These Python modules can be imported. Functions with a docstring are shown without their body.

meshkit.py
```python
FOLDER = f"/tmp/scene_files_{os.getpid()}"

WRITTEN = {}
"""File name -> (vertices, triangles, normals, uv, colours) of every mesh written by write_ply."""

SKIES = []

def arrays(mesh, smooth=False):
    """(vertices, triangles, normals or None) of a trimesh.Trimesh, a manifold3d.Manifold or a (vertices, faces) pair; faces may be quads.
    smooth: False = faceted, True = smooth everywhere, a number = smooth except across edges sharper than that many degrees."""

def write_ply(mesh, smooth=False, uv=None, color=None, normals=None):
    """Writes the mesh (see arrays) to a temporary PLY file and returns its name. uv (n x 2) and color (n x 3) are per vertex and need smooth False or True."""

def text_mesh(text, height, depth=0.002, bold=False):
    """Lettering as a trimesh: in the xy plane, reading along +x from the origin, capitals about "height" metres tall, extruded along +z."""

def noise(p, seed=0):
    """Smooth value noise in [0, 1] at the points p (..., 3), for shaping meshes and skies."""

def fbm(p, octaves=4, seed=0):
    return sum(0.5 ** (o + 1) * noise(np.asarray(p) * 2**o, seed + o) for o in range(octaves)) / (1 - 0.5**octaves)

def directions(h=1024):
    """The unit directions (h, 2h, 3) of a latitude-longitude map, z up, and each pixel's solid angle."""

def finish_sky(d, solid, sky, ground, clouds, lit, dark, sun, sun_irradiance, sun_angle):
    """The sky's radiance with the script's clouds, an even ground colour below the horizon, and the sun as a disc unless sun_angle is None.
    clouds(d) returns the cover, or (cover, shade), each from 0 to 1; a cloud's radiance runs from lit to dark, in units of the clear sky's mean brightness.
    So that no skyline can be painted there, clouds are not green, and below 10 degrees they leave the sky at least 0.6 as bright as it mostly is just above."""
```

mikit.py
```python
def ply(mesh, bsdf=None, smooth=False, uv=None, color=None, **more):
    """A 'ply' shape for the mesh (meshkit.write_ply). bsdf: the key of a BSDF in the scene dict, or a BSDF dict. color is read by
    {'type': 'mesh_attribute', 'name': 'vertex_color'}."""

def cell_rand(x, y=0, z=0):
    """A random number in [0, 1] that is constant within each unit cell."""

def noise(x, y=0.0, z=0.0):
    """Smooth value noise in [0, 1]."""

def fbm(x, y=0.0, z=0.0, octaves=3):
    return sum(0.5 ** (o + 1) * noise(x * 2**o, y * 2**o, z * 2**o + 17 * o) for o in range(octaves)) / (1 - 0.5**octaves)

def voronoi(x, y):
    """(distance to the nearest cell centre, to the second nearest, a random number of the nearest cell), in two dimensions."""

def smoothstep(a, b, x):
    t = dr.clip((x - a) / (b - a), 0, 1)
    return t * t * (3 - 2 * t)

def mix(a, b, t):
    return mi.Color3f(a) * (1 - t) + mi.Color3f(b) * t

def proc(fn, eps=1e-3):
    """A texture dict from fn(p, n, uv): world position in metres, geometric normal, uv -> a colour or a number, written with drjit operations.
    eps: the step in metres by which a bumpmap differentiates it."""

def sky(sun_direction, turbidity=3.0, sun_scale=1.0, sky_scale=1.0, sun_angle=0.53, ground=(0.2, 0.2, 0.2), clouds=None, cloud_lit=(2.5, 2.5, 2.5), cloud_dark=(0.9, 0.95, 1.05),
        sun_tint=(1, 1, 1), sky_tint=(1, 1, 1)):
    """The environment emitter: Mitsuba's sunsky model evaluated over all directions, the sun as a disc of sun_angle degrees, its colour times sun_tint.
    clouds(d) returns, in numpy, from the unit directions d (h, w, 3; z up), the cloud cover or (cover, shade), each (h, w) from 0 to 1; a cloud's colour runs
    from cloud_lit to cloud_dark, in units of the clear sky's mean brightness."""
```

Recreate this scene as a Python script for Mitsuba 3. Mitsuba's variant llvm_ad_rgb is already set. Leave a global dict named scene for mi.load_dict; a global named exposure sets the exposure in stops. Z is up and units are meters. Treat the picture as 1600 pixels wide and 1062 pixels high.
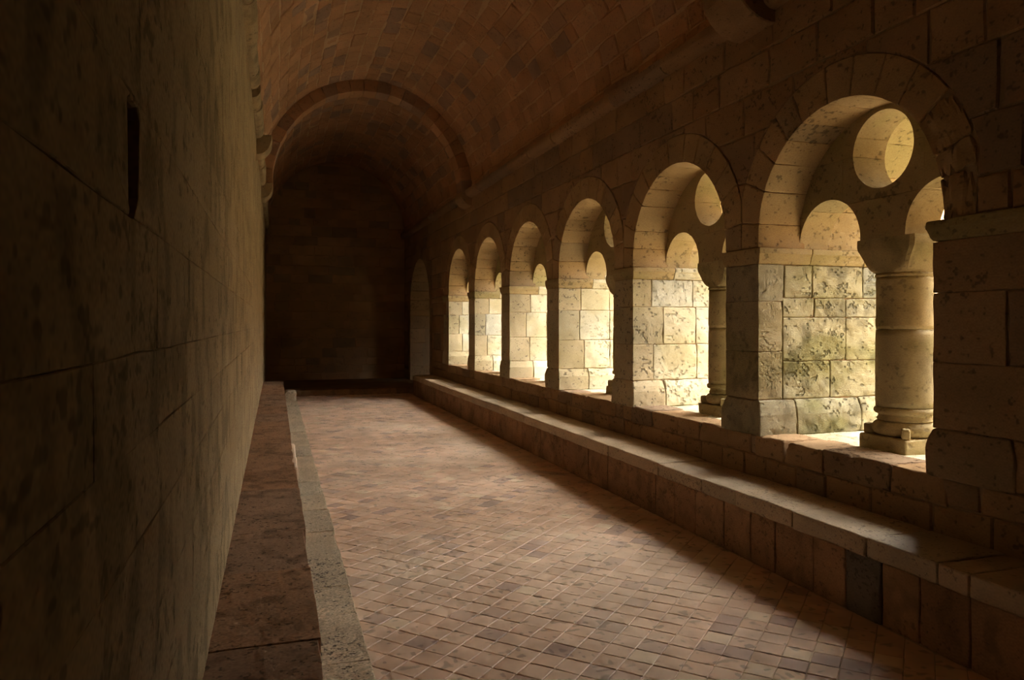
import math, numpy as np, trimesh, mitsuba as mi, drjit as dr, mikit, meshkit, shapely
import manifold3d as m3
from shapely.geometry import Polygon, Point, box as sbox
T = mi.ScalarTransform4f
scene, labels = {}, {}

# ------------------------------------------------------------------ camera, sky, exposure
# world: x across the gallery (left wall ~ -0.2, arcade wall 3.75), y along the gallery, z up, floor at 0
F, CX, HY, EYE = 1160.0, 420.0, 505.0, 1.70
PSI = math.atan((800 - CX) / F)
SP, CP = math.sin(PSI), math.cos(PSI)
scene['camera'] = {'type': 'perspective', 'fov': math.degrees(2 * math.atan(800 / F)), 'fov_axis': 'x', 'near_clip': 0.02, 'far_clip': 500.0,
                   'principal_point_offset_y': (531.0 - HY) / 1062.0,
                   'to_world': T().look_at(origin=[0, 0, EYE], target=[SP, CP, EYE], up=[0, 0, 1])}


def clouds(d):
    # an even overcast: about three times as bright overhead as at the horizon
    c = meshkit.fbm(d * 3.0 + 5.0, 4, 3)
    return np.ones(d.shape[:2]), np.clip(1 - d[..., 2] + 0.25 * (c - 0.5), 0, 1)


scene['sky'] = mikit.sky((0.55, -0.62, 0.80), turbidity=6.0, sun_scale=0.0, sky_scale=1.0, ground=(0.25, 0.22, 0.15), clouds=clouds,
                         cloud_lit=(3.0, 2.95, 2.75), cloud_dark=(1.0, 0.98, 0.92))
exposure = 6.6

# ------------------------------------------------------------------ dimensions
U, UO = 3.75, 5.25                      # arcade wall: inner and outer face
UT0, UT1 = 4.155, 4.455                 # tympanum
BAY, D1, HALF = 2.17, 4.21, 0.86        # bay length, centre of the first window, half opening
SILL, SPRING, CEN = 0.80, 2.31, 2.39
RING = 1.13
CORN0, CORN1 = 4.14, 4.28
YEND, YBACK, YSTEP, STEPZ = 21.5, -3.0, 18.0, 0.13
NWIN = 6
wc = [D1 + BAY * k for k in range(NWIN)]
KL = 0.0077


def uL(y): return -0.237 + KL * y       # the left wall leans in a little along the gallery
def bL(y): return 0.160 + KL * y        # front edge of the left bench
def cL(y): return 0.447 + KL * y        # outer edge of the kerb
BR = 3.27                               # front edge of the right bench


# ------------------------------------------------------------------ materials
def col(*c): return mi.Color3f(*c)


def pits(p, f):
    """0 on sound stone to 1 in a pit: irregular holes one to four centimetres wide, denser in patches."""
    q = mikit.noise(p.x * 62 * f, p.y * 62 * f, p.z * 52 * f)
    q2 = mikit.noise(p.x * 27 * f + 5, p.y * 27 * f, p.z * 21 * f)
    d = mikit.noise(p.x * 3.1 + 9, p.y * 3.1, p.z * 3.1)
    return mikit.smoothstep(0.62, 0.80, 0.5 * q + 0.5 * q2 + 0.22 * (d - 0.5))


def stone_tex(a, b, c3, pit=0.5, f=1.0, stain=None, stain_amt=0.0, mott=0.55, grain=0.24, blot=0.0):
    def fn(p, n, uv):
        t, k = uv.x, uv.y
        base = mikit.mix(a, b, t)
        base = mikit.mix(base, c3, mikit.smoothstep(0.72, 0.95, k))
        m = mikit.fbm(p.x * 2.3 * f, p.y * 2.3 * f, p.z * 2.3 * f, 3)
        base = base * ((1 - mott / 2) + mott * m)
        if stain_amt > 0:
            s = mikit.smoothstep(0.46, 0.66, mikit.fbm(p.x * 2.1 + 31, p.y * 2.1, p.z * 2.9, 3))
            base = mikit.mix(base, stain, s * stain_amt)
        if blot > 0:
            base = base * (1 - blot * mikit.smoothstep(0.48, 0.70, mikit.fbm(p.x * 9, p.y * 9 + 3, p.z * 5, 3)))
        base = base * (1 - pit * pits(p, f))
        g = mikit.noise(p.x * 120, p.y * 120, p.z * 120)
        return base * (1 - grain / 2 + grain * g)
    return mikit.proc(fn)


def stone_bump(deep=1.0, f=1.0, vert=1.0):
    def fn(p, n, uv):
        h = -0.008 * deep * pits(p, f)
        h = h + 0.010 * mikit.fbm(p.x * 11 * f, p.y * 11 * f, p.z * 11 * f * vert, 2) * deep
        return h + 0.0022 * mikit.noise(p.x * 110, p.y * 110, p.z * 110 * vert)
    return mikit.proc(fn, eps=2e-3)


def mat(name, tex, bump=None, rough=None):
    inner = {'type': 'diffuse', 'reflectance': tex} if rough is None else {'type': 'principled', 'base_color': tex, 'roughness': rough, 'specular': 0.25}
    if bump is not None:
        inner = {'type': 'bumpmap', 'arbitrary': bump, 'scale': 1.0, 'bsdf': inner}
    scene[name] = {'type': 'twosided', 'bsdf': inner}


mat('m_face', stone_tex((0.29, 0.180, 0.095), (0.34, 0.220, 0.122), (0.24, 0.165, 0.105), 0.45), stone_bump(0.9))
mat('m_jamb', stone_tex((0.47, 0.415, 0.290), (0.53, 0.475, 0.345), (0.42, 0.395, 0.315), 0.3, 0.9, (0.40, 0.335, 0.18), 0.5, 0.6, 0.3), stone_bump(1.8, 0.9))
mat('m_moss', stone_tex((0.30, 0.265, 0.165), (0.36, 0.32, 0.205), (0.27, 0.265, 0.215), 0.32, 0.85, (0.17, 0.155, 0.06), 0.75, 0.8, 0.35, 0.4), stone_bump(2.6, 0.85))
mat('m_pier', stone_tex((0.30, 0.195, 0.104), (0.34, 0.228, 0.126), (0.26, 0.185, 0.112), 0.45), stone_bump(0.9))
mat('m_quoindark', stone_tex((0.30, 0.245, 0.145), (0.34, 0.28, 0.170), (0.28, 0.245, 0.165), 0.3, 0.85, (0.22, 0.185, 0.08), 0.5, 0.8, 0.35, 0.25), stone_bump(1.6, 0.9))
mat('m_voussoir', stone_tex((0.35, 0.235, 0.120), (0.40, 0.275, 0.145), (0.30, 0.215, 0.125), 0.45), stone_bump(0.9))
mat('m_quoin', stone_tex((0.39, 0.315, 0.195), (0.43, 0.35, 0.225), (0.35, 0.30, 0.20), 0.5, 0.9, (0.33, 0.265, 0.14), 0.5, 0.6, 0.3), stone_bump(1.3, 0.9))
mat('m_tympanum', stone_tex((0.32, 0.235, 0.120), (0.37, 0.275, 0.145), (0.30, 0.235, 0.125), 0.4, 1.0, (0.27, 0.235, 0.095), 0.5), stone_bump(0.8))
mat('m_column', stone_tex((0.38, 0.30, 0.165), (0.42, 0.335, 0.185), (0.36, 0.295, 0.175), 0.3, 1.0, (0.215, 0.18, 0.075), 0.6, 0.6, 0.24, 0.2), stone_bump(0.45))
mat('m_vault', stone_tex((0.41, 0.230, 0.122), (0.48, 0.280, 0.155), (0.33, 0.215, 0.150), 0.25), stone_bump(0.9))
mat('m_left', stone_tex((0.33, 0.238, 0.132), (0.355, 0.26, 0.148), (0.315, 0.232, 0.136), 0.35, 1.0, (0.27, 0.20, 0.115), 0.35, 0.35, 0.3, 0.28), stone_bump(0.45, 1.2, 0.5))
mat('m_end', stone_tex((0.36, 0.225, 0.115), (0.42, 0.265, 0.14), (0.28, 0.195, 0.12), 0.3), stone_bump(0.8))
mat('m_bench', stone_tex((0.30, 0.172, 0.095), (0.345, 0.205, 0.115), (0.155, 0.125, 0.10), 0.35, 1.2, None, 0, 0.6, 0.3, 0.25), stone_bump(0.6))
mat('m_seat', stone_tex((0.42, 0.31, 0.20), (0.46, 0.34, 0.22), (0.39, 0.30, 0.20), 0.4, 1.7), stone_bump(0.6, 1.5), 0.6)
mat('m_leftseat', stone_tex((0.36, 0.205, 0.118), (0.385, 0.225, 0.13), (0.35, 0.22, 0.14), 0.5, 1.6, None, 0, 0.6, 0.5, 0.35), stone_bump(1.0, 1.7))
mat('m_kerb', stone_tex((0.50, 0.39, 0.265), (0.54, 0.43, 0.295), (0.46, 0.375, 0.265), 0.7, 1.5, None, 0, 0.4, 0.7), stone_bump(1.0, 1.8))
mat('m_mortar', stone_tex((0.26, 0.180, 0.107), (0.26, 0.180, 0.107), (0.26, 0.180, 0.107), 0.2))
mat('m_vaultmortar', stone_tex((0.50, 0.335, 0.205), (0.50, 0.335, 0.205), (0.50, 0.335, 0.205), 0.2))
mat('m_floormortar', stone_tex((0.48, 0.36, 0.25), (0.48, 0.36, 0.25), (0.48, 0.36, 0.25), 0.2))
mat('m_pale', stone_tex((0.70, 0.56, 0.42), (0.70, 0.56, 0.42), (0.70, 0.56, 0.42), 0.2), stone_bump(0.5))
mat('m_court', stone_tex((0.30, 0.26, 0.17), (0.30, 0.26, 0.17), (0.30, 0.26, 0.17), 0.3), None)


def tile_tex(p, n, uv):
    t, k = uv.x, uv.y
    base = mikit.mix((0.585, 0.392, 0.27), (0.64, 0.45, 0.32), t)
    base = mikit.mix(base, (0.45, 0.31, 0.24), mikit.smoothstep(0.91, 0.94, k))
    base = mikit.mix(base, (0.66, 0.50, 0.35), 1 - mikit.smoothstep(0.03, 0.06, k))
    m = mikit.fbm(p.x * 5, p.y * 5, 0.0, 3)
    base = base * (0.75 + 0.5 * m)
    dust = mikit.smoothstep(0.45, 0.75, mikit.fbm(p.x * 1.1 + 7, p.y * 1.1, 3.0, 3))
    base = mikit.mix(base, (0.68, 0.53, 0.39), 0.5 * dust)
    w = mikit.noise(p.x * 38, p.y * 14, 2.0) * mikit.noise(p.x * 13, p.y * 41, 9.0)
    return base * (1 - 0.30 * mikit.smoothstep(0.45, 0.65, w))


def tile_bump(p, n, uv):
    w = mikit.noise(p.x * 38, p.y * 14, 2.0) * mikit.noise(p.x * 13, p.y * 41, 9.0)
    return -0.003 * mikit.smoothstep(0.38, 0.6, w) + 0.003 * mikit.noise(p.x * 16, p.y * 16) + 0.0008 * mikit.noise(p.x * 90, p.y * 90)


mat('m_tile', mikit.proc(tile_tex), mikit.proc(tile_bump, eps=2e-3), 0.55)

# ------------------------------------------------------------------ helpers
counts = {}


def key_of(base):
    n = counts.get(base, 0)
    counts[base] = n + 1
    return base if n == 0 else f'{base}_{n:03d}'


def put(base, mesh, bsdf, rng=None, smooth=False, tint=None):
    """One entry of the scene: mesh (vertices, triangles) with one tint per piece in its uv."""
    k = key_of(base)
    v, f = mesh
    t = tint if tint is not None else (rng.random(2) if rng is not None else (0.5, 0.3))
    scene[k] = mikit.ply(trimesh.Trimesh(v, f, process=False), bsdf, smooth=smooth, uv=np.tile(np.asarray(t, float), (len(v), 1)))
    return k


def struct(name, mesh, bsdf):
    if hasattr(mesh, 'to_mesh'):
        m = mesh.to_mesh()
        mesh = (np.array(m.vert_properties[:, :3]), np.array(m.tri_verts))
    put(name, mesh, bsdf)
    labels[name] = {'kind': 'structure'}


def project(v):
    depth = v[:, 1] * CP + v[:, 0] * SP
    side = v[:, 0] * CP - v[:, 1] * SP
    ok = depth > 0.15
    z = np.where(ok, depth, 1)
    return 800 + F * side / z, HY - F * (v[:, 2] - EYE) / z, ok


def shown(v):
    """Pixels of the photograph's frame that the piece's box covers."""
    x, y, ok = project(v)
    if not ok.all():
        return 0.0
    return max(0, min(x.max(), 1600) - max(x.min(), 0)) * max(0, min(y.max(), 1062) - max(y.min(), 0))


def pieces(base, rest, items, bsdf, limit=300):
    """items: (mesh, tint). The ones that show largest are parts, the rest one part of kind stuff."""
    order = sorted(range(len(items)), key=lambda i: -shown(items[i][0][0]))
    for i in order[:limit]:
        put(base, items[i][0], bsdf, tint=items[i][1])
    left = [items[i] for i in order[limit:]]
    if left:
        n = np.cumsum([0] + [len(m[0]) for m, _ in left])
        v = np.vstack([m[0] for m, _ in left])
        f = np.vstack([m[1] + a for (m, _), a in zip(left, n)])
        uv = np.vstack([np.tile(t, (len(m[0]), 1)) for m, t in left])
        scene[rest] = mikit.ply(trimesh.Trimesh(v, f, process=False), bsdf, uv=uv)
        labels[rest] = {'kind': 'stuff'}


def rough(lo, hi, b=0.012, amp=0.003, step=0.12, freq=6.0, chip=0.0, fn=None, seed=0):
    """A rounded, worn block between lo and hi (mapped by fn), its arrises chipped unevenly."""
    lo, hi = np.minimum(lo, hi).astype(float), np.maximum(lo, hi).astype(float)
    ax = []
    for a, c in zip(lo, hi):
        e = min(b, (c - a) * 0.3)
        n = max(1, int(round((c - a - 2 * e) / step)))
        ax.append(np.unique(np.r_[a, a + e * 0.45, np.linspace(a + e, c - e, n + 1), c - e * 0.45, c]))
    V, Fc, at = [], [], 0
    for k in range(3):
        i, j = [(1, 2), (2, 0), (0, 1)][k]
        g, h = np.meshgrid(ax[i], ax[j], indexing='ij')
        ni, nj = g.shape
        idx = np.arange(ni * nj).reshape(ni, nj)
        q = np.stack([idx[:-1, :-1], idx[1:, :-1], idx[1:, 1:], idx[:-1, 1:]], -1).reshape(-1, 4)
        for s, w in ((0, lo[k]), (1, hi[k])):
            p = np.empty((ni * nj, 3))
            p[:, i], p[:, j], p[:, k] = g.ravel(), h.ravel(), w
            qq = q if s else q[:, ::-1]
            V.append(p)
            Fc.append(np.vstack([qq[:, [0, 1, 2]], qq[:, [0, 2, 3]]]) + at)
            at += len(p)
    v, f = np.vstack(V), np.vstack(Fc)
    mid = (lo + hi) / 2
    sz = hi - lo
    q = v + seed * 7.31
    r = np.minimum(b * (0.6 + 0.8 * meshkit.noise(q * 11, seed)), sz.min() * 0.3)[:, None]
    if chip:
        c = np.clip(meshkit.fbm(q * 6.5, 3, seed + 5) - 0.52, 0, 1) * 4
        r = np.minimum(r + chip * c[:, None], sz.min() * 0.42)
    inner = np.clip(v, lo + r, hi - r)
    dvec = v - inner
    L = np.linalg.norm(dvec, axis=1, keepdims=True)
    v = inner + dvec / np.maximum(L, 1e-9) * np.minimum(L, r)
    if amp:
        nz = np.stack([meshkit.fbm(q * freq + s * 3.3, 2, seed + s) for s in range(3)], -1) - 0.5
        v = v + nz * 2 * amp
    if fn is not None:
        v = fn(v)
    return v, f


def ring_points(poly, seg):
    c = np.array(poly.exterior.coords)[:-1]
    if Polygon(c).exterior.is_ccw is False:
        c = c[::-1]
    out = []
    for a, b in zip(c, np.roll(c, -1, 0)):
        n = max(1, int(round(np.linalg.norm(b - a) / seg)))
        out += [a + (b - a) * i / n for i in range(n)]
    return np.array(out)


def inset(r, w):
    a, b = np.roll(r, 1, 0), np.roll(r, -1, 0)
    t1, t2 = r - a, b - r
    t1 /= np.linalg.norm(t1, axis=1, keepdims=True) + 1e-12
    t2 /= np.linalg.norm(t2, axis=1, keepdims=True) + 1e-12
    n1, n2 = np.stack([-t1[:, 1], t1[:, 0]], 1), np.stack([-t2[:, 1], t2[:, 0]], 1)
    m = n1 + n2
    k = np.clip((m * m).sum(1, keepdims=True) / 2, 0.35, 2)
    return r + m / k * w


def face_stone(poly, fn, rng, back=-0.02, front=0.0, bevel=0.008, jit=0.004, gap=0.003, seg=0.2, uneven=0.004):
    """A stone whose outline is poly in wall coordinates (s, t), standing from back to front; fn maps (s, t, n) to the world."""
    poly = poly.buffer(-gap, join_style=2)
    if poly.geom_type != 'Polygon':
        poly = max(poly.geoms, key=lambda g: g.area)
    poly = poly.simplify(0.002)
    if poly.is_empty or poly.area < 4e-4 or len(poly.interiors):
        return None
    r = ring_points(poly, seg)
    jit = min(jit, math.sqrt(poly.area) * 0.04)
    r = r + rng.normal(0, jit * 0.5, r.shape).clip(-jit, jit)
    n = len(r)
    wob = front + rng.normal(0, uneven * 0.3) + rng.normal(0, uneven * 0.5, n).clip(-uneven, uneven) - uneven * 0.3
    bv = min(bevel, math.sqrt(poly.area) * 0.12)
    r2 = inset(r, bv)
    c = r2.mean(0)
    convex = Polygon(r2).is_valid and Polygon(r2).area > 0.96 * Polygon(r2).convex_hull.area
    P = [np.c_[r, np.full(n, back)], np.c_[r, wob - bv], np.c_[r2, wob]]
    i = np.arange(n)
    j = (i + 1) % n
    Fc = []
    for a in (0, 1):
        Fc += [np.stack([a * n + i, a * n + j, (a + 1) * n + j], 1), np.stack([a * n + i, (a + 1) * n + j, (a + 1) * n + i], 1)]
    if convex:
        P.append(np.array([[c[0], c[1], wob.mean() + rng.random() * uneven]]))
        Fc.append(np.stack([2 * n + i, 2 * n + j, np.full(n, 3 * n)], 1))
    else:
        pv, pf = trimesh.creation.triangulate_polygon(Polygon(r2).buffer(0) if not Polygon(r2).is_valid else Polygon(r2), engine='earcut')
        pv3 = np.c_[pv, np.full(len(pv), wob.mean())]
        P.append(pv3)
        Fc.append(np.asarray(pf) + 3 * n)
        P[2][:, 2] = wob.mean()
    return fn(np.vstack(P)), np.vstack(Fc)


def course(y0, y1, lo, hi, rng):
    """Joint positions between y0 and y1."""
    out = [y0]
    while out[-1] < y1 - hi * 0.75:
        out.append(out[-1] + rng.uniform(lo, hi))
    if y1 - out[-1] < lo * 0.6 and len(out) > 1:
        out.pop()
    return out + [y1]


def solid_box(lo, hi):
    lo, hi = np.array(lo, float), np.array(hi, float)
    return m3.Manifold.cube((hi - lo).tolist()).translate(lo.tolist())


def prism_x(poly, x0, x1):
    """poly in (y, z) extruded along x."""
    c = np.array(poly.exterior.coords)[:-1]
    cs = m3.CrossSection([c.tolist()], m3.FillRule.EvenOdd)
    # (a, b, h) -> (h, a, b)
    return m3.Manifold.extrude(cs, x1 - x0).transform([[0, 0, 1, x0], [1, 0, 0, 0], [0, 1, 0, 0]])


def arch_poly(c, half, bottom, cen, r=None, n=32):
    a = np.linspace(0, math.pi, n + 1)
    r = r or half
    return Polygon([(c + half, bottom)] + [(c + r * math.cos(t), cen + r * math.sin(t)) for t in a] + [(c - half, bottom)])


def right_map(p):                        # wall coordinates (y, z, n) of the arcade wall: n towards the gallery
    return np.stack([U - p[:, 2], p[:, 0], p[:, 1]], 1)


def left_map(p):
    return np.stack([uL(p[:, 0]) + p[:, 2], p[:, 0], p[:, 1]], 1)


# ------------------------------------------------------------------ the vault
def vault_c(y):
    a, b = uL(y) + 0.0, U
    return (a + b) / 2, (b - a) / 2 + 0.02


VZ, VH = 4.22, 2.02


def vault_map(p):                        # (arc position s in metres from the right springing, y, n inwards)
    c, w = vault_c(p[:, 1])
    th = p[:, 0] / 1.98
    return np.stack([c + (w - p[:, 2]) * np.cos(th), p[:, 1], VZ + (VH - p[:, 2]) * np.sin(th)], 1)


th = np.linspace(0, math.pi, 65)
prof = lambda y, g: [(vault_c(y)[0] + (vault_c(y)[1] + g) * math.cos(t), VZ + (VH + g) * math.sin(t)) for t in th]
vv, ff = [], []
ys = np.linspace(YBACK - 0.3, YEND + 0.3, 26)
outer = np.array([(UO, VZ), (UO, 6.7), (-1.2, 6.7), (-1.2, VZ)])
oq = np.r_[0, np.cumsum(np.linalg.norm(np.diff(outer, axis=0), axis=1))]
oo = np.unique(np.r_[np.linspace(0, oq[-1], 63), oq])[:65]
oo = np.r_[oo, np.full(65 - len(oo), oq[-1])] if len(oo) < 65 else oo
oo[-1] = oq[-1]
outer = np.stack([np.interp(oo, oq, outer[:, 0]), np.interp(oo, oq, outer[:, 1])], 1)
for y in ys:
    vv += [(x, y, z) for x, z in prof(y, 0.014)] + [(x, y, z) for x, z in outer]
vv = np.array(vv)
W = 130
for k in range(len(ys) - 1):
    for i in range(64):
        a = k * W + i
        ff += [(a, a + 1, a + W + 1), (a, a + W + 1, a + W)]
        a = k * W + 65 + i
        ff += [(a, a + W + 1, a + 1), (a, a + W, a + W + 1)]
    for a, b in ((k * W, k * W + 65), (k * W + 129, k * W + 64)):
        ff += [(a, a + W, b + W), (a, b + W, b)]
for k, s in ((0, 1), (len(ys) - 1, -1)):
    for i in range(64):
        q = [k * W + i, k * W + 65 + i, k * W + 66 + i, k * W + i + 1][::s]
        ff += [(q[0], q[1], q[2]), (q[0], q[2], q[3])]
struct('ceiling', (vv, np.array(ff)), 'm_vaultmortar')
labels['ceiling'].update(label='barrel vault of small brown stones running the length of the gallery')

rng = np.random.default_rng(11)
items = []
LARC = math.pi * 1.98
ncourse = 27
for i in range(ncourse):
    s0, s1 = LARC * i / ncourse, LARC * (i + 1) / ncourse
    for ya, yb in ((0.5, 4.86), (5.30, 14.0), (14.4, YEND)):
        cut = course(ya - rng.uniform(0, .3) if ya == 0.5 else ya, yb, 0.24, 0.58, rng)
        for a, b in zip(cut[:-1], cut[1:]):
            j = rng.normal(0, 0.008, 2)
            m = face_stone(Polygon([(s0 + j[0], a), (s1 + j[1], a), (s1 + j[1], b), (s0 + j[0], b)]), vault_map, rng, back=-0.02, bevel=0.014, jit=0.012, gap=0.006, seg=0.25, uneven=0.012)
            if m: items.append((m, rng.random(2)))
pieces('ceiling__vault_stone', 'ceiling__vault_masonry', items, 'm_vault')

# ------------------------------------------------------------------ floor, step, courtyard
struct('floor', solid_box((-1.2, YBACK - .3, -0.3), (UO, YEND + .3, -0.006)), 'm_floormortar')
labels['floor'].update(label='gallery floor of small square terracotta tiles laid diagonally')
rng = np.random.default_rng(5)
S = 0.137
region = Polygon([(cL(1.0) + .004, 1.0), (BR, 1.0), (BR, YSTEP), (cL(YSTEP) + .004, YSTEP)])
items = []
q = 1 / math.sqrt(2)
ca, sa = math.cos(math.radians(43.0)), math.sin(math.radians(43.0))
for i in range(-70, 190):
    for j in range(-190, 190):
        # tile centres of a square grid turned about 43 degrees
        cx, cy = 2.0 + (i * ca - j * sa) * S, 3.0 + (i * sa + j * ca) * S
        if not (0.3 < cx < BR + .1 and 0.9 < cy < YSTEP + .1): continue
        h = S / 2
        pl = Polygon([(cx + (a * ca - b * sa) * h, cy + (a * sa + b * ca) * h) for a, b in ((-1, -1), (1, -1), (1, 1), (-1, 1))])
        if not region.contains(pl):
            pl = pl.intersection(region)
            if pl.is_empty or pl.area < 0.002 or pl.geom_type != 'Polygon': continue
        m = face_stone(pl, lambda p: p, rng, back=-0.02, bevel=0.0035, jit=0.002, gap=0.0017, seg=1.0, uneven=0.0016)
        t = rng.random(2)
        if math.hypot(cx - 2.55, cy - 3.2) < .5 and rng.random() < .6:      # a patch of relaid tiles, pale and purple-brown
            t[1] = .01 if rng.random() < .45 else .98
        if m: items.append((m, t))
pieces('floor__floor_tile', 'floor__far_tiles', items, 'm_tile')

rng = np.random.default_rng(6)
cut = course(uL(YSTEP), U + .1, 0.6, 1.0, rng)
for a, b in zip(cut[:-1], cut[1:]):
    put('step__step_stone', rough((a + .002, YSTEP, -.01), (b - .002, YSTEP + .42, STEPZ), .012, .004, .12, seed=int(a * 100) % 50), 'm_bench', rng)
struct('step', solid_box((uL(YSTEP), YSTEP + .03, -0.01), (UO, YEND + .02, STEPZ - .012)), 'm_mortar')
labels['step'].update(label='low stone step across the far end of the gallery')
def wing(name, lo, hi, label, cut=None):
    lo, hi = np.array(lo, float), np.array(hi, float)
    v = lambda t: t
    body = solid_box(lo, hi)
    for c in cut or []:
        body = body - c
    struct(name, body + solid_box((lo[0] - .12, lo[1] - .12, hi[2]), (hi[0] + .12, hi[1] + .12, hi[2] + .16)), 'm_pier')
    labels[name].update(label=label)


wing('gallery_wing', (UO + .02, -8.0, -.3), (34.0, 0.6, 6.2), 'adjoining gallery of the cloister along the near side of the courtyard')
wing('gallery_wing_opposite', (30.0, 0.8, -.3), (37.0, 21.0, 6.2), 'gallery of the cloister on the opposite side of the courtyard')
wing('gallery_wing_far', (UO + .02, 17.0, -.3), (37.0, 30.0, 6.2), 'adjoining gallery of the cloister along the far side of the courtyard',
     [solid_box((UO - .1, 17.75, STEPZ - .01), (12.0, 21.4, 4.3)), solid_box((6.3, 16.8, .9), (7.5, 18.0, 2.8))])
struct('courtyard', solid_box((UO, -30, -0.4), (40, 50, 0.05)), 'm_court')
labels['courtyard'].update(label='open cloister courtyard outside the arcade')

# ------------------------------------------------------------------ walls
slot_y, slot_z = (1.395, 1.512), (1.885, 2.09)
wl = m3.Manifold.extrude(m3.CrossSection([[(uL(YBACK) - .012, YBACK - .3), (uL(YEND) - .012, YEND + .3), (-1.2, YEND + .3), (-1.2, YBACK - .3)]], m3.FillRule.EvenOdd), 4.34).translate([0, 0, -0.1])
wl = wl - solid_box((-.55, slot_y[0], slot_z[0]), (0, slot_y[1], slot_z[1]))
struct('wall_left', wl, 'm_mortar')
labels['wall_left'].update(label='long blank wall of dressed limestone blocks along the left side')
rng = np.random.default_rng(21)
zs = [0.40, 0.68, 0.88, 1.09, 1.30, 1.48, 1.645, 1.885, 2.10, 2.33, 2.60, 2.88, 3.18, 3.50, 3.82, CORN0 + .05]
hole = Polygon([(slot_y[0], slot_z[1] + .0), (slot_y[0] + .004, slot_z[0] + .02), (slot_y[0] + .05, slot_z[0] - .004), (slot_y[1] - .012, slot_z[0] + .04), (slot_y[1], slot_z[1] - .02), (slot_y[1] - .02, slot_z[1])])
items = []
for z0, z1 in zip(zs[:-1], zs[1:]):
    cut = course(0.2 - rng.uniform(0, .5), YEND, 0.42, 0.95, rng)
    if z0 == 1.885: cut = sorted([c for c in cut if abs(c - slot_y[0]) > .25] + [slot_y[0] + .02])
    for a, b in zip(cut[:-1], cut[1:]):
        pl = sbox(a, z0, b, z1).difference(hole)
        m = face_stone(pl, left_map, rng, back=-0.03, bevel=0.002, jit=0.003, gap=0.0005, seg=0.22, uneven=0.0010)
        if m: items.append((m, rng.random(2)))
pieces('wall_left__ashlar_block', 'wall_left__far_ashlar', items, 'm_left')

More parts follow.
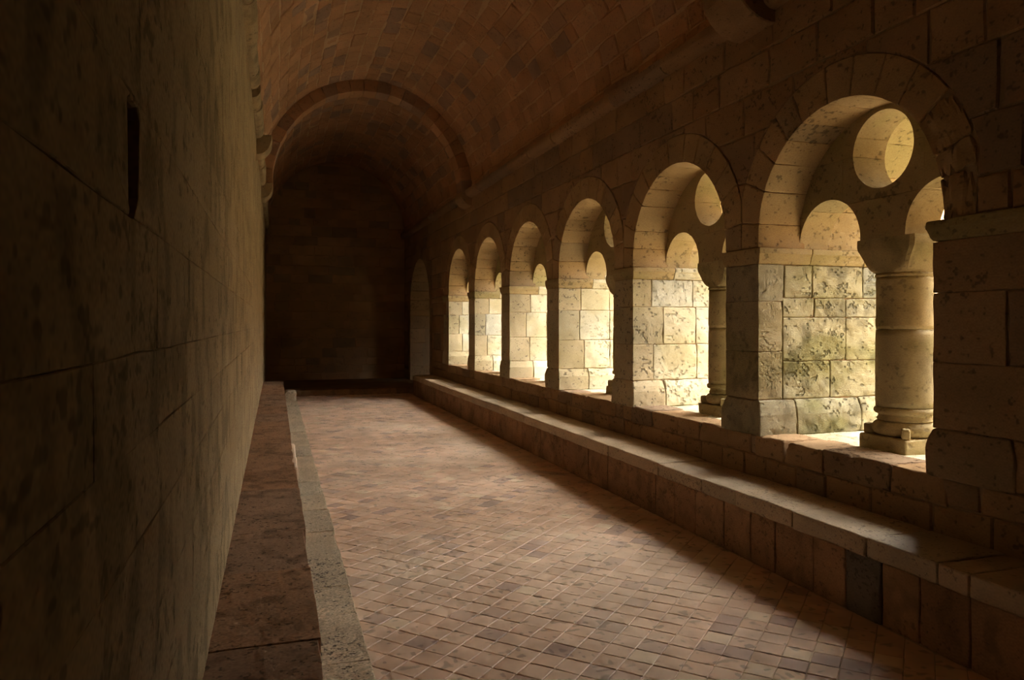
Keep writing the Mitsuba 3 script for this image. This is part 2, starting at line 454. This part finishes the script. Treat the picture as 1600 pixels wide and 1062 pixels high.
struct('wall_end', solid_box((-1.2, YEND + .012, -.1), (UO, YEND + .6, 6.7)), 'm_end')
labels['wall_end'].update(label='dark coursed stone wall closing the far end of the gallery')
rng = np.random.default_rng(22)
z = STEPZ - .05
items = []
tym = Polygon([(uL(YEND) - .02, -.1), (U + .02, -.1)] + prof(YEND, -0.012))
while z < 6.3:
    z1 = z + rng.uniform(.20, .30)
    cut = course(uL(YEND) - .3, U + .4, .28, .75, rng)
    for a, b in zip(cut[:-1], cut[1:]):
        pl = sbox(a, z, b, z1).intersection(tym)
        if pl.is_empty or pl.geom_type != 'Polygon': continue
        m = face_stone(pl, lambda p: np.stack([p[:, 0], YEND - p[:, 2], p[:, 1]], 1), rng, back=-.02, bevel=.012, jit=.006, gap=.004, seg=.3, uneven=.012)
        if m: items.append((m, rng.random(2)))
    z = z1
pieces('wall_end__wall_stone', 'wall_end__masonry', items, 'm_end')
struct('wall_back', solid_box((-1.2, YBACK - .6, -.1), (UO, YBACK, 6.7)), 'm_mortar')
labels['wall_back'].update(label='stone wall closing the gallery behind the viewer')

# arcade wall: the core behind the facing stones, with its openings
core = solid_box((U + .014, YBACK - .3, -.1), (UO, YEND + .3, VZ + .1))
G = .014
for c in wc:
    core = core - prism_x(arch_poly(c, HALF + G, SILL - .15, CEN), U - .2, UO + .2)
core = core + solid_box((U + .03, wc[0] - HALF - .1, SILL - .1), (UO - .02, wc[0] - HALF + .057, SPRING))
NI0, NI1, NIS, NID = 17.95, 20.60, 2.06, 0.55        # blind recess at the far end
nic = (NI0 + NI1) / 2
nir = (NI1 - NI0) / 2
core = core - prism_x(arch_poly(nic, nir + G, STEPZ - .02, NIS, nir + G), U - .2, UO + .2)
struct('wall_right', core, 'm_mortar')
labels['wall_right'].update(label='thick ashlar arcade wall with six arched openings on the right')

rng = np.random.default_rng(31)
near = [0.40, 0.64, 0.80, 1.08, 1.47, 1.88, 2.18, 2.31, 2.52, 2.86, 3.25, 3.58, 3.88, CORN0 + .06]
mask = []
for c in wc:
    mask.append(sbox(c - HALF - .001, SILL - .17, c + HALF + .001, CEN))
    ringp = Point(c, CEN).buffer(RING, 48).intersection(sbox(c - BAY / 2, SPRING, c + BAY / 2, 9))
    mask.append(ringp)
    mask.append(sbox(c - BAY / 2, SILL, c + BAY / 2, SPRING))      # pier blocks are built in the round
END1 = {SILL: .42, 1.08: .62, 1.47: .40, 1.88: .66, 2.18: .50}       # how far the stones of the first pier reach back, course by course
for z0, z1 in zip(list(END1), list(END1)[1:] + [SPRING]):
    mask.append(sbox(wc[0] - HALF - END1[z0], z0, wc[0], z1))
mask.append(arch_poly(nic, nir + .26, STEPZ, NIS, nir + .26))
mask = shapely.union_all(mask)
items = []
for z0, z1 in zip(near[:-1], near[1:]):
    cut = course(0.3 - rng.uniform(0, .4), YEND, .26 if z1 < .9 else .32, .48 if z1 < .9 else .78, rng)
    if 1.4 < z0 < 2.0: cut = sorted(cut + [3.0])
    for a, b in zip(cut[:-1], cut[1:]):
        pl = sbox(a, z0, b, z1).difference(mask)
        for g in getattr(pl, 'geoms', [pl]):
            if g.is_empty or g.area < .004 or g.geom_type != 'Polygon': continue
            m = face_stone(g, right_map, rng, back=-.03, bevel=.011, jit=.008, gap=.0035, seg=.15, uneven=.008)
            if m: items.append((m, rng.random(2)))
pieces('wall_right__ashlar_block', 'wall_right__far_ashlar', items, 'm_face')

# piers: base course, blocks in the round, impost
piers = [(wc[0] - HALF - .498, wc[0] - HALF + .065, True)] + [(wc[k] + HALF, wc[k + 1] - HALF, False) for k in range(NWIN - 1)] + [(wc[-1] + HALF, wc[-1] + HALF + .50, True)]
pz = [1.08, 1.47, 1.88, 2.18]


def flare(y0, y1, table):
    zt, ot = zip(*table)
    def fn(v):
        o = np.interp(v[:, 2], zt, ot)
        v = v.copy()
        ym = (y0 + y1) / 2
        v[:, 1] += o * np.clip((v[:, 1] - ym) / ((y1 - y0) / 2), -1, 1)
        v[:, 0] -= o * (v[:, 0] < U + .05) * .45
        return v
    return fn


BASE = [(SILL - .02, .045), (.98, .042), (1.05, .02), (1.08, .002)]
IMP = [(2.18, .002), (2.20, .022), (2.208, .016), (2.225, .022), (2.255, .034), (2.262, .042), (2.31, .042)]


def course_of_pier(base, i, y0, y1, z0, z1, table, cuts, b, chip, step, rng, mt=None):
    for a, c in zip(cuts[:-1], cuts[1:]):
        f = flare(y0, y1, table) if table else None
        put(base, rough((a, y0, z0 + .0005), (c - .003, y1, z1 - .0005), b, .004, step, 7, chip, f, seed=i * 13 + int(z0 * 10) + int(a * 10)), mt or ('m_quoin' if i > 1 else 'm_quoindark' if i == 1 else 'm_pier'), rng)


rng = np.random.default_rng(41)
quoin = {}
for i, (y0, y1, blind) in enumerate(piers):
    st = .05 if i < 3 else .1
    for zi, (z0, z1) in enumerate(zip(pz[:-1], pz[1:])):
        L = rng.uniform(.20, .40) if i != 1 else (.235, .235, .25)[zi]
        quoin[i, zi] = U + L
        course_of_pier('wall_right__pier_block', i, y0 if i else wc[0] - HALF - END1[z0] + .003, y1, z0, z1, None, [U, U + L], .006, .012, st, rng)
    bx = U + rng.uniform(.3, .5)
    course_of_pier('wall_right__base_stone', i, y0 if i else wc[0] - HALF - END1[SILL] + .003, y1, SILL - .01, 1.08, BASE, [U, bx], .012, .03, .05 if i < 3 else .09, rng)
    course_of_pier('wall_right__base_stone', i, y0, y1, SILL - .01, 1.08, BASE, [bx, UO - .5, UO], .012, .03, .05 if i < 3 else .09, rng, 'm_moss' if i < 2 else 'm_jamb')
    # the impost is resolved in height by a fine step
    for a, c in zip([U, U + .5, UO - .45], [U + .5, UO - .45, UO]):
        m = rough((a, y0, 2.181), (c - .003, y1, 2.309), .006, .002, .02 if i < 3 else .04, 7, .012 if i else .05, flare(y0, y1, IMP), seed=i * 7 + int(a * 10))
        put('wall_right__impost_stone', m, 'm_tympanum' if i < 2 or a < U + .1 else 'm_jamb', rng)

# ------------------------------------------------------------------ the arched windows
SH = 0.205                               # half width of the mullion block over the column
SR = (HALF - SH) / 2
OCZ, OCR = 2.945, 0.275


def arc_map(c, r0, y_lim):
    """(s along the intrados from the far springing, t from 0 at the intrados to 1 at the extrados, u) -> world"""
    st = CEN - SPRING
    def fn(v):
        s, t, u = v[:, 0] - st, v[:, 1], v[:, 2]
        th = np.clip(s / r0, 0, math.pi)
        rm = np.minimum(RING, y_lim / np.maximum(np.abs(np.cos(th)), 1e-6))
        r = r0 + t * (rm - r0)
        y, z = c + r * np.cos(th), CEN + r * np.sin(th)
        z = z + np.where(s < 0, s, 0) - np.where(s > math.pi * r0, s - math.pi * r0, 0)
        return np.stack([u, y, z], 1)
    return fn


LAY1 = {  # jamb of the nearest window as photographed: (z0, z1, [u joints])
    0: [(1.08, 1.39, [3.985, 4.46, UO]), (1.39, 1.75, [3.985, 4.62, UO]), (1.75, 1.91, [3.985, 4.30, 4.62, UO]), (1.91, 2.18, [4.00, 4.28, 4.80, UO])],
}
for k, c in enumerate(wc):
    W_ = f'window_{k + 1}'
    rng = np.random.default_rng(100 + k)
    step = (.045, .06, .09, .12, .12, .12)[k]
    # voussoirs of the inner ring
    total = math.pi * HALF + 2 * (CEN - SPRING)
    n = 13
    cuts = np.linspace(0, total, n + 1)
    cuts[1:-1] += rng.normal(0, .025, n - 1)
    for i in range(n):
        broken = .16 if (k == 0 and i >= n - 3) else .012
        fn = arc_map(c, HALF, BAY / 2 - .002)
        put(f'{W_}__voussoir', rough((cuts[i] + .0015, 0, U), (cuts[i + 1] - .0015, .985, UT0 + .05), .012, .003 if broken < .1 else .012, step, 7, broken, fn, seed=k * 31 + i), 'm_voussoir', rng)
    # outer ring
    n = 9
    cuts = np.linspace(0, total, n + 1)
    for i in range(n):
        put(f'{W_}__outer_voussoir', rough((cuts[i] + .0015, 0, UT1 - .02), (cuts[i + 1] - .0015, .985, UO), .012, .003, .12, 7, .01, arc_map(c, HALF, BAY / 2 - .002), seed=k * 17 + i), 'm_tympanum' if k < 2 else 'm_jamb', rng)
    # jambs
    for sgn in (1, -1):
        y = c + sgn * HALF
        lay = LAY1.get(k) if sgn == 1 else None
        if lay is None:
            lay = []
            for zi, (z0, z1) in enumerate(zip(pz[:-1], pz[1:])):
                lay.append((z0, z1, [quoin[k + (sgn > 0), zi]] + course(U + rng.uniform(.62, .8), UO, .35, .7, rng)))
        for z0, z1, us in lay:
            for a, b in zip(us[:-1], us[1:]):
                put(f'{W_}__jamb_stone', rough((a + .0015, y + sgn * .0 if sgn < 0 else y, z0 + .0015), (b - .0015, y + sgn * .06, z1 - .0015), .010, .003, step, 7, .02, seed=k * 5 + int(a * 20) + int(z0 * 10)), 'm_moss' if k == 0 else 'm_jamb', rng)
    # sill: ragged front stones, smoother ones behind
    cuts = course(c - HALF - .04, c + HALF + .04, .34, .62, rng)
    for i, (a, b) in enumerate(zip(cuts[:-1], cuts[1:])):
        put(f'{W_}__sill_stone', rough((U - .004, a + .003, SILL - .17), (U + rng.uniform(.30, .42), b - .003, SILL + rng.normal(0, .006)), .014, .006, .04 if k < 3 else .07, 6, .05, seed=k * 9 + i), 'm_face', rng)
    cuts = course(c - HALF - .04, c + HALF + .04, .55, .9, rng)
    for i, (a, b) in enumerate(zip(cuts[:-1], cuts[1:])):
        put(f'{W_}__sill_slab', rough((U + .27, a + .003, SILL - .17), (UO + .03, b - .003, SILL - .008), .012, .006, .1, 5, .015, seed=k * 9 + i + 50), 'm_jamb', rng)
    # tympanum with two little arches and a round opening
    whole = arch_poly(c, HALF + .012, SPRING, CEN, HALF + .012, 48)
    for s in (1, -1):
        cc = c + s * (SH + SR)
        whole = whole.difference(arch_poly(cc, SR, SPRING - .1, SPRING + .022, SR, 36))
    whole = whole.difference(Point(c, OCZ).buffer(OCR, 20))
    rows = [(SPRING, 2.60, [c - 1, c - SH - .32, c + SH + .32, c + 1]), (2.60, OCZ, [c - 1, c - .36, c + .02, c + .38, c + 1]), (OCZ, 3.4, [c - 1, c - .2, c + .24, c + 1])]
    tmap = lambda p: np.stack([UT0 - p[:, 2], p[:, 0], p[:, 1]], 1)
    for z0, z1, ys_ in rows:
        for a, b in zip(ys_[:-1], ys_[1:]):
            pl = whole.intersection(sbox(a, z0, b, z1))
            for g in getattr(pl, 'geoms', [pl]):
                if g.is_empty or g.geom_type != 'Polygon' or g.area < .0015: continue
                g = g.buffer(-.0012, join_style=2)
                if g.is_empty or g.geom_type != 'Polygon': continue
                m = trimesh.creation.extrude_polygon(g, UT1 - UT0, engine='earcut')
                v = np.array(m.vertices)
                put(f'{W_}__tympanum_stone', (np.stack([UT0 + v[:, 2], v[:, 0], v[:, 1]], 1), np.array(m.faces)), 'm_tympanum', rng)
    labels[W_] = {'kind': 'structure', 'label': f'arched twin-light opening with a round eye above, number {k + 1} from the viewer'}

# ------------------------------------------------------------------ columns
def lathe(profile, n=32, cx=0, cy=0):
    a = np.arange(n) * 2 * math.pi / n
    p = np.array(profile)
    v = np.stack([cx + p[:, None, 0] * np.cos(a), cy + p[:, None, 0] * np.sin(a), np.repeat(p[:, 1:2], n, 1)], -1).reshape(-1, 3)
    i, j = np.meshgrid(np.arange(len(p) - 1), np.arange(n), indexing='ij')
    q = np.stack([i * n + j, i * n + (j + 1) % n, (i + 1) * n + (j + 1) % n, (i + 1) * n + j], -1).reshape(-1, 4)
    v = np.vstack([v, [[cx, cy, p[0, 1]], [cx, cy, p[-1, 1]]]])
    k = np.arange(n)
    f = np.vstack([q[:, [0, 1, 2]], q[:, [0, 2, 3]], np.stack([(k + 1) % n, k, np.full(n, len(p) * n)], 1), np.stack([(len(p) - 1) * n + k, (len(p) - 1) * n + (k + 1) % n, np.full(n, len(p) * n + 1)], 1)])
    return v, f


def worn(m, amp, seed, freq=7):
    v, f = m
    nz = np.stack([meshkit.fbm(v * freq + s * 2.7, 3, seed + s) for s in range(3)], -1) - .5
    return v + nz * 2 * amp, f


def torus_arc(r, z, h, n=9):
    """profile points of a half-round roll standing h tall on radius r"""
    a = np.linspace(-math.pi / 2, math.pi / 2, n)
    return [(r + h / 2 * math.cos(t), z + h / 2 + h / 2 * math.sin(t)) for t in a]


where = ['in the nearest arched opening, its whole shaft in view', 'in the second opening, half hidden by a pier', 'in the third opening, only the corner of its base showing past the pier',
         'in the fourth opening, hidden behind the pier', 'in the fifth opening, hidden behind the pier', 'in the farthest opening, hidden behind the pier']
CU = (UT0 + UT1) / 2 + .06
for k, c in enumerate(wc):
    name = 'column' if k == 0 else f'column_{k:03d}'
    labels[name] = {'label': f'squat round limestone column {where[k]}', 'category': 'column', 'group': 'columns of the arcade'}
    rng = np.random.default_rng(200 + k)
    fine = k < 2
    put(f'{name}__plinth', rough((CU - .215, c - .215, SILL - .02), (CU + .215, c + .215, SILL + .095), .012, .004, .05 if fine else .12, 7, .03, seed=k), 'm_column', rng)
    prof_b = [(.17, SILL + .09)] + torus_arc(.165, SILL + .095, .105) + [(.185, SILL + .205), (.185, SILL + .215), (.175, SILL + .235), (.178, SILL + .25)] + torus_arc(.182, SILL + .25, .05) + [(.19, SILL + .305)]
    put(f'{name}__base_moulding', worn(lathe(prof_b, 40 if fine else 20, CU, c), .003, k), 'm_column', rng, smooth=True)
    for sx in (-1, 1):
        for sy in (-1, 1):
            m = rough((-.06, -.03, 0), (.035, .03, .08), .028, .003, .02 if fine else .04, 9, 0, seed=k)
            v, q2 = m[0], math.sqrt(.5)
            rad = .235 + v[:, 0]
            v = np.stack([CU + sx * q2 * rad - sy * q2 * v[:, 1], c + sy * q2 * rad + sx * q2 * v[:, 1], v[:, 2] + SILL + .09], 1)
            put(f'{name}__corner_spur', (v, m[1]), 'm_column', rng, smooth=True)
    for z0, z1, r0, r1 in ((SILL + .303, 1.655, .196, .192), (1.657, 2.035, .192, .188)):
        zz = np.linspace(z0, z1, 14)
        p = [(r0 - .004, z0)] + [(r0 + (r1 - r0) * (z - z0) / (z1 - z0), z) for z in zz[1:-1]] + [(r1 - .003, z1)]
        put(f'{name}__shaft_drum', worn(lathe(p, 48 if fine else 24, CU, c), .004, k + 7), 'm_column', rng, smooth=True)
    put(f'{name}__necking', lathe([(.16, 2.03)] + torus_arc(.182, 2.032, .028) + [(.16, 2.062)], 40 if fine else 20, CU, c), 'm_column', rng, smooth=True)
    # capital: round below, square above, the faces hollowed
    n, zz = 64, np.linspace(2.058, 2.312, 14)
    a = (np.arange(n) + .5) * 2 * math.pi / n
    rows = []
    for z in zz:
        t = (z - zz[0]) / (zz[-1] - zz[0])
        w = min(1, t / .72) ** 1.6
        e = 2 + 22 * min(1, t / .7) ** 1.2
        hx, hy = .184 + (.205 - .184) * w, .184 + (.262 - .184) * w
        sc = (np.abs(np.cos(a)) ** e + np.abs(np.sin(a)) ** e) ** (-1 / e)
        rows.append(np.stack([CU + hx * sc * np.cos(a), c + hy * sc * np.sin(a), np.full(n, z)], 1))
    v = np.vstack(rows + [[[CU, c, zz[0]], [CU, c, zz[-1]]]])
    i, j = np.meshgrid(np.arange(len(zz) - 1), np.arange(n), indexing='ij')
    qd = np.stack([i * n + j, i * n + (j + 1) % n, (i + 1) * n + (j + 1) % n, (i + 1) * n + j], -1).reshape(-1, 4)
    kk = np.arange(n)
    f = np.vstack([qd[:, [0, 1, 2]], qd[:, [0, 2, 3]], np.stack([(kk + 1) % n, kk, np.full(n, len(v) - 2)], 1), np.stack([(len(zz) - 1) * n + kk, (len(zz) - 1) * n + (kk + 1) % n, np.full(n, len(v) - 1)], 1)])
    put(f'{name}__capital', worn((v, f), .0025, k + 3), 'm_column', rng)

# ------------------------------------------------------------------ passage at the far end
rng = np.random.default_rng(55)
labels['door_1'] = {'kind': 'structure', 'label': 'round-headed passage through the right wall beside the far end wall'}
z = STEPZ - .02
while z < NIS - .05:
    z1 = min(NIS, z + rng.uniform(.28, .42))
    for y, s in ((NI1, 1), (NI0, -1)):
        for a, b in ((U, U + rng.uniform(.35, .6)), (U + .6, UO)):
            put('door_1__jamb_stone', rough((a, y, z + .002), (b, y + s * .26, z1 - .002), .010, .004, .12, 6, .015, seed=int(z * 10)), 'm_pier', rng)
    z = z1
n = 15
for i in range(n):
    def fn(v):
        t = v[:, 0]
        return np.stack([v[:, 2], nic + v[:, 1] * np.cos(t), NIS + v[:, 1] * np.sin(t)], 1)
    a0, a1 = math.pi * i / n, math.pi * (i + 1) / n
    for u0, u1 in ((U, U + .6), (U + .603, UO)):
        put('door_1__voussoir', rough((a0 + .001, nir, u0), (a1 - .001, nir + .27, u1), .010, .003, .12, 6, .01, fn, seed=i), 'm_pier', rng)

# ------------------------------------------------------------------ cornices
def cornice(base, items_y, side, rng, mat_):
    """quarter-round moulding under the vault, cut into stones"""
    a = np.linspace(0, math.pi / 2, 8)
    for y0, y1 in items_y:
        pr = [(-.06, CORN0), (0.0, CORN0), (.02, CORN0 + .004)] + [(.02 + .10 * math.sin(t), CORN0 + .10 - .096 * math.cos(t)) for t in a] + [(.12, CORN1), (-.06, CORN1)]
        pr = np.array(pr)
        nl = max(2, int((y1 - y0) / .12))
        yy = np.linspace(y0 + .003, y1 - .003, nl + 1)
        v = []
        for y in yy:
            x = U - pr[:, 0] if side > 0 else uL(y) + pr[:, 0] * .75
            v.append(np.stack([x, np.full(len(pr), y), pr[:, 1]], 1))
        P = len(pr)
        v = np.vstack(v)
        f = []
        for i in range(nl):
            for j in range(P):
                p, q_ = i * P + j, i * P + (j + 1) % P
                f += [(p, q_, q_ + P), (p, q_ + P, p + P)]
        for j in range(1, P - 1):
            f += [(0, j, j + 1), (nl * P, nl * P + j + 1, nl * P + j)]
        m = worn((v, np.array(f)), .006, int(y0 * 3) + 40)
        sh = rng.normal(0, .006)
        m[0][:, 0] += sh
        put(base, m, mat_, rng, smooth=40 if False else False)


rng = np.random.default_rng(61)
cut = course(0.2, 4.86, .6, 1.1, rng)
seg = list(zip(cut[:-1], cut[1:]))
cut = course(5.30, 14.0, .6, 1.15, rng)
seg += list(zip(cut[:-1], cut[1:]))
cut = course(14.4, YEND, .6, 1.15, rng)
seg += list(zip(cut[:-1], cut[1:]))
cornice('trim_1__cornice_stone', seg, 1, rng, 'm_face')
labels['trim_1'] = {'kind': 'structure', 'label': 'half-round stone cornice under the vault along the arcade wall'}
cut = [c for c in course(5.3, 8.22, .6, 1.0, rng)]
seg = list(zip(cut[:-1], cut[1:]))
cut = course(8.50, 10.35, .6, 1.0, rng)
seg += list(zip(cut[:-1], cut[1:]))
cut = course(10.75, 13.95, .6, 1.0, rng)
seg += list(zip(cut[:-1], cut[1:]))
cut = course(14.45, YEND, .6, 1.0, rng)
seg += list(zip(cut[:-1], cut[1:]))
cornice('trim_2__cornice_stone', seg, -1, rng, 'm_left')
labels['trim_2'] = {'kind': 'structure', 'label': 'half-round stone cornice under the vault along the left wall, with a gap'}


# ------------------------------------------------------------------ corbels and ribs
def corbel(y0, y1, side, proj, top, drop, label, seed):
    counts['corbels'] = counts.get('corbels', 0) + 1
    name = 'corbel' if counts['corbels'] == 1 else f"corbel_{counts['corbels'] - 1:03d}"
    a = np.linspace(0, math.pi / 2, 12)
    pr = np.array([(-.012, top - drop)] + [(proj * math.sin(t), top - drop * math.cos(t) * .86 - drop * .14 * (1 - math.sin(t) * .0) + (0 if t else 0)) for t in a] + [(proj, top), (-.012, top)])
    P = len(pr)
    v, f = [], []
    yy = [y0, y0 + .01] + list(np.linspace(y0 + .06, y1 - .06, 4)) + [y1 - .01, y1]
    for k, y in enumerate(yy):
        sh = .008 if k in (0, len(yy) - 1) else 0
        o = pr.copy()
        o[:, 0] -= sh * (o[:, 0] > 0)
        o[:, 1] += sh * (o[:, 1] < top - .01)
        x = U - o[:, 0] if side > 0 else uL(y) + o[:, 0]
        v.append(np.stack([x, np.full(P, y), o[:, 1]], 1))
    n = len(yy) - 1
    for i in range(n):
        for j in range(P):
            p, q_ = i * P + j, i * P + (j + 1) % P
            f += [(p, q_, q_ + P), (p, q_ + P, p + P)]
    for j in range(1, P - 1):
        f += [(0, j, j + 1), (n * P, n * P + j + 1, n * P + j)]
    counts[name] = 0
    put(name, worn((np.vstack(v), np.array(f)), .005, seed), 'm_face' if side > 0 else 'm_left', np.random.default_rng(seed))
    labels[name] = {'label': label, 'category': 'corbel', 'group': 'corbels under the vault'}


corbel(4.86, 5.32, 1, .36, 4.40, .36, 'large rounded stone corbel at the top edge above the nearest openings', 71)
corbel(13.95, 14.45, 1, .22, 4.24, .26, 'rounded stone corbel on the arcade wall carrying the right foot of the vault rib', 72)
corbel(10.38, 10.75, -1, .20, 4.20, .27, 'rounded stone corbel high on the left wall in front of the vault rib', 73)
corbel(13.95, 14.45, -1, .20, 4.20, .28, 'rounded stone corbel on the left wall carrying the left foot of the vault rib', 74)


def rib(y0, y1, label, seed, step=.1):
    name = key_of('vault_rib')
    rng = np.random.default_rng(seed)
    n = 23
    c, w = vault_c((y0 + y1) / 2)
    def fn(v):
        t = v[:, 0]
        r = v[:, 1]
        return np.stack([c + (w - r) * np.cos(t), v[:, 2], VZ + (VH - r) * np.sin(t)], 1)
    for i in range(n):
        a0, a1 = math.pi * i / n, math.pi * (i + 1) / n
        put(f'{name}__rib_stone', rough((a0 + .001, -.01, y0), (a1 - .001, .21 + rng.normal(0, .003), y1), .010, .003, step, 6, .008, fn, seed=seed + i), 'm_vault', rng)
    labels[name] = {'label': label, 'category': 'vault rib'}


rib(14.0, 14.4, 'flat stone rib arching across the vault near the far end of the gallery', 81)
rib(4.86, 5.30, 'flat stone rib of the vault rising from the large corbel overhead', 82, .15)

# ------------------------------------------------------------------ benches and kerb
rng = np.random.default_rng(91)
BY0, BY1, BZ = 0.2, 17.55, 0.47


def gpx(x, y, z):
    """distance along the gallery of the point of the plane height z seen at pixel (x, y)"""
    t = math.tan(PSI + math.atan((x - 800) / F))
    return (EYE - z) * F / (y - HY) / (CP + t * SP)


cut = [BY0, 1.2, 2.05] + sorted(gpx(x, y, BZ) for x, y in ((1523, 896), (1473, 878), (1355, 839), (1243, 798), (1152, 766), (1097, 747)))
cut = cut + course(cut[-1], BY1, .55, 1.05, rng)[1:]
for i, (a, b) in enumerate(zip(cut[:-1], cut[1:])):
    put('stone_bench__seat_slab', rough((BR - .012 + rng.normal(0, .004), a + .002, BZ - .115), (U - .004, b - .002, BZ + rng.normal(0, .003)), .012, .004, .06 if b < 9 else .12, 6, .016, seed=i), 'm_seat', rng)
ux = [(1526, 1042), (1447, 1003), (1388, 974), (1325, 948), (1276, 923), (1212, 894), (1173, 875), (1130, 855), (1088, 833), (1053, 817), (1018, 803), (975, 782), (942, 766), (913, 751)]
cut = [BY0, .7, 1.2, 1.75, 2.2] + sorted(gpx(x, y, 0.0) for x, y in ux)
cut = cut + course(cut[-1], BY1, .24, .52, rng)[1:]
for i, (a, b) in enumerate(zip(cut[:-1], cut[1:])):
    t = rng.random(2) * (1, .8)
    if abs(a - gpx(1388, 974, 0.0)) < .01: t = np.array([0.1, 0.97])
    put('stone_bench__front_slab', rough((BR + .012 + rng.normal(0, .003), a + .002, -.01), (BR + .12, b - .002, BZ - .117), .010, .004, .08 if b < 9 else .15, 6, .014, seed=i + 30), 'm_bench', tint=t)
put('stone_bench__core', rough((BR + .05, BY0, -.01), (U - .01, BY1 - .01, BZ - .08), .01, 0, 3), 'm_mortar', rng)
labels['stone_bench'] = {'label': 'long stone bench under the arched openings, fronted by upright slabs', 'category': 'bench'}
put('stone_bench__end_slab', rough((BR + .01, BY1 - .03, -.01), (U, BY1 + .05, BZ - .117), .01, .004, .1, 6, .01), 'm_bench', rng)

rng = np.random.default_rng(92)
LY0, LY1, LZ = 0.3, 16.35, 0.48
cut = course(LY0, LY1, .7, 1.25, rng)


def shear(v):
    v = v.copy()
    v[:, 0] += KL * v[:, 1]
    return v


for i, (a, b) in enumerate(zip(cut[:-1], cut[1:])):
    put('stone_bench_001__seat_slab', rough((-.240, a + .0015, LZ - .14), (.160 + rng.normal(0, .004), b - .0015, LZ + rng.normal(0, .001)), .003, .004, .05 if b < 6 else .1, 5, .006, shear, seed=i + 60), 'm_leftseat', rng)
cut = course(LY0, LY1, .4, .7, rng)
for i, (a, b) in enumerate(zip(cut[:-1], cut[1:])):
    put('stone_bench_001__front_slab', rough((.04, a + .0015, -.02), (.145, b - .0015, LZ - .142), .010, .004, .15, 5, .01, shear, seed=i + 90), 'm_bench', rng)
put('stone_bench_001__core', rough((-.23, LY0, -.02), (.08, LY1 - .01, LZ - .10), .01, 0, 3, fn=shear), 'm_mortar', rng)
put('stone_bench_001__mortar_patch', rough((.135, 6.6, .33), (.187, 7.9, LZ - .004), .02, .012, .06, 6, .03, shear, seed=3), 'm_pale', rng)
labels['stone_bench_001__mortar_patch'] = {'label': 'pale mortar patch on the bench edge'}
labels['stone_bench_001'] = {'label': 'low brown stone bench along the blank left wall', 'category': 'bench'}

cut = course(0.5, 17.2, .45, .85, rng)
for i, (a, b) in enumerate(zip(cut[:-1], cut[1:])):
    put('stone_kerb__kerb_stone', rough((.148, a + .002, -.03), (.447 + rng.normal(0, .006), b - .002, .05 + rng.normal(0, .002)), .005, .005, .05 if b < 7 else .1, 6, .006, shear, seed=i + 120), 'm_kerb', rng)
labels['stone_kerb'] = {'label': 'row of grey granular kerb stones along the foot of the left bench', 'category': 'kerb'}

put('stone_block', rough((.30, 16.45, -.01), (.56, 16.95, .25), .06, .03, .04, 5, .05, seed=8), 'm_kerb', np.random.default_rng(8))
labels['stone_block'] = {'label': 'worn loose stone block on the floor past the end of the left bench', 'category': 'stone'}
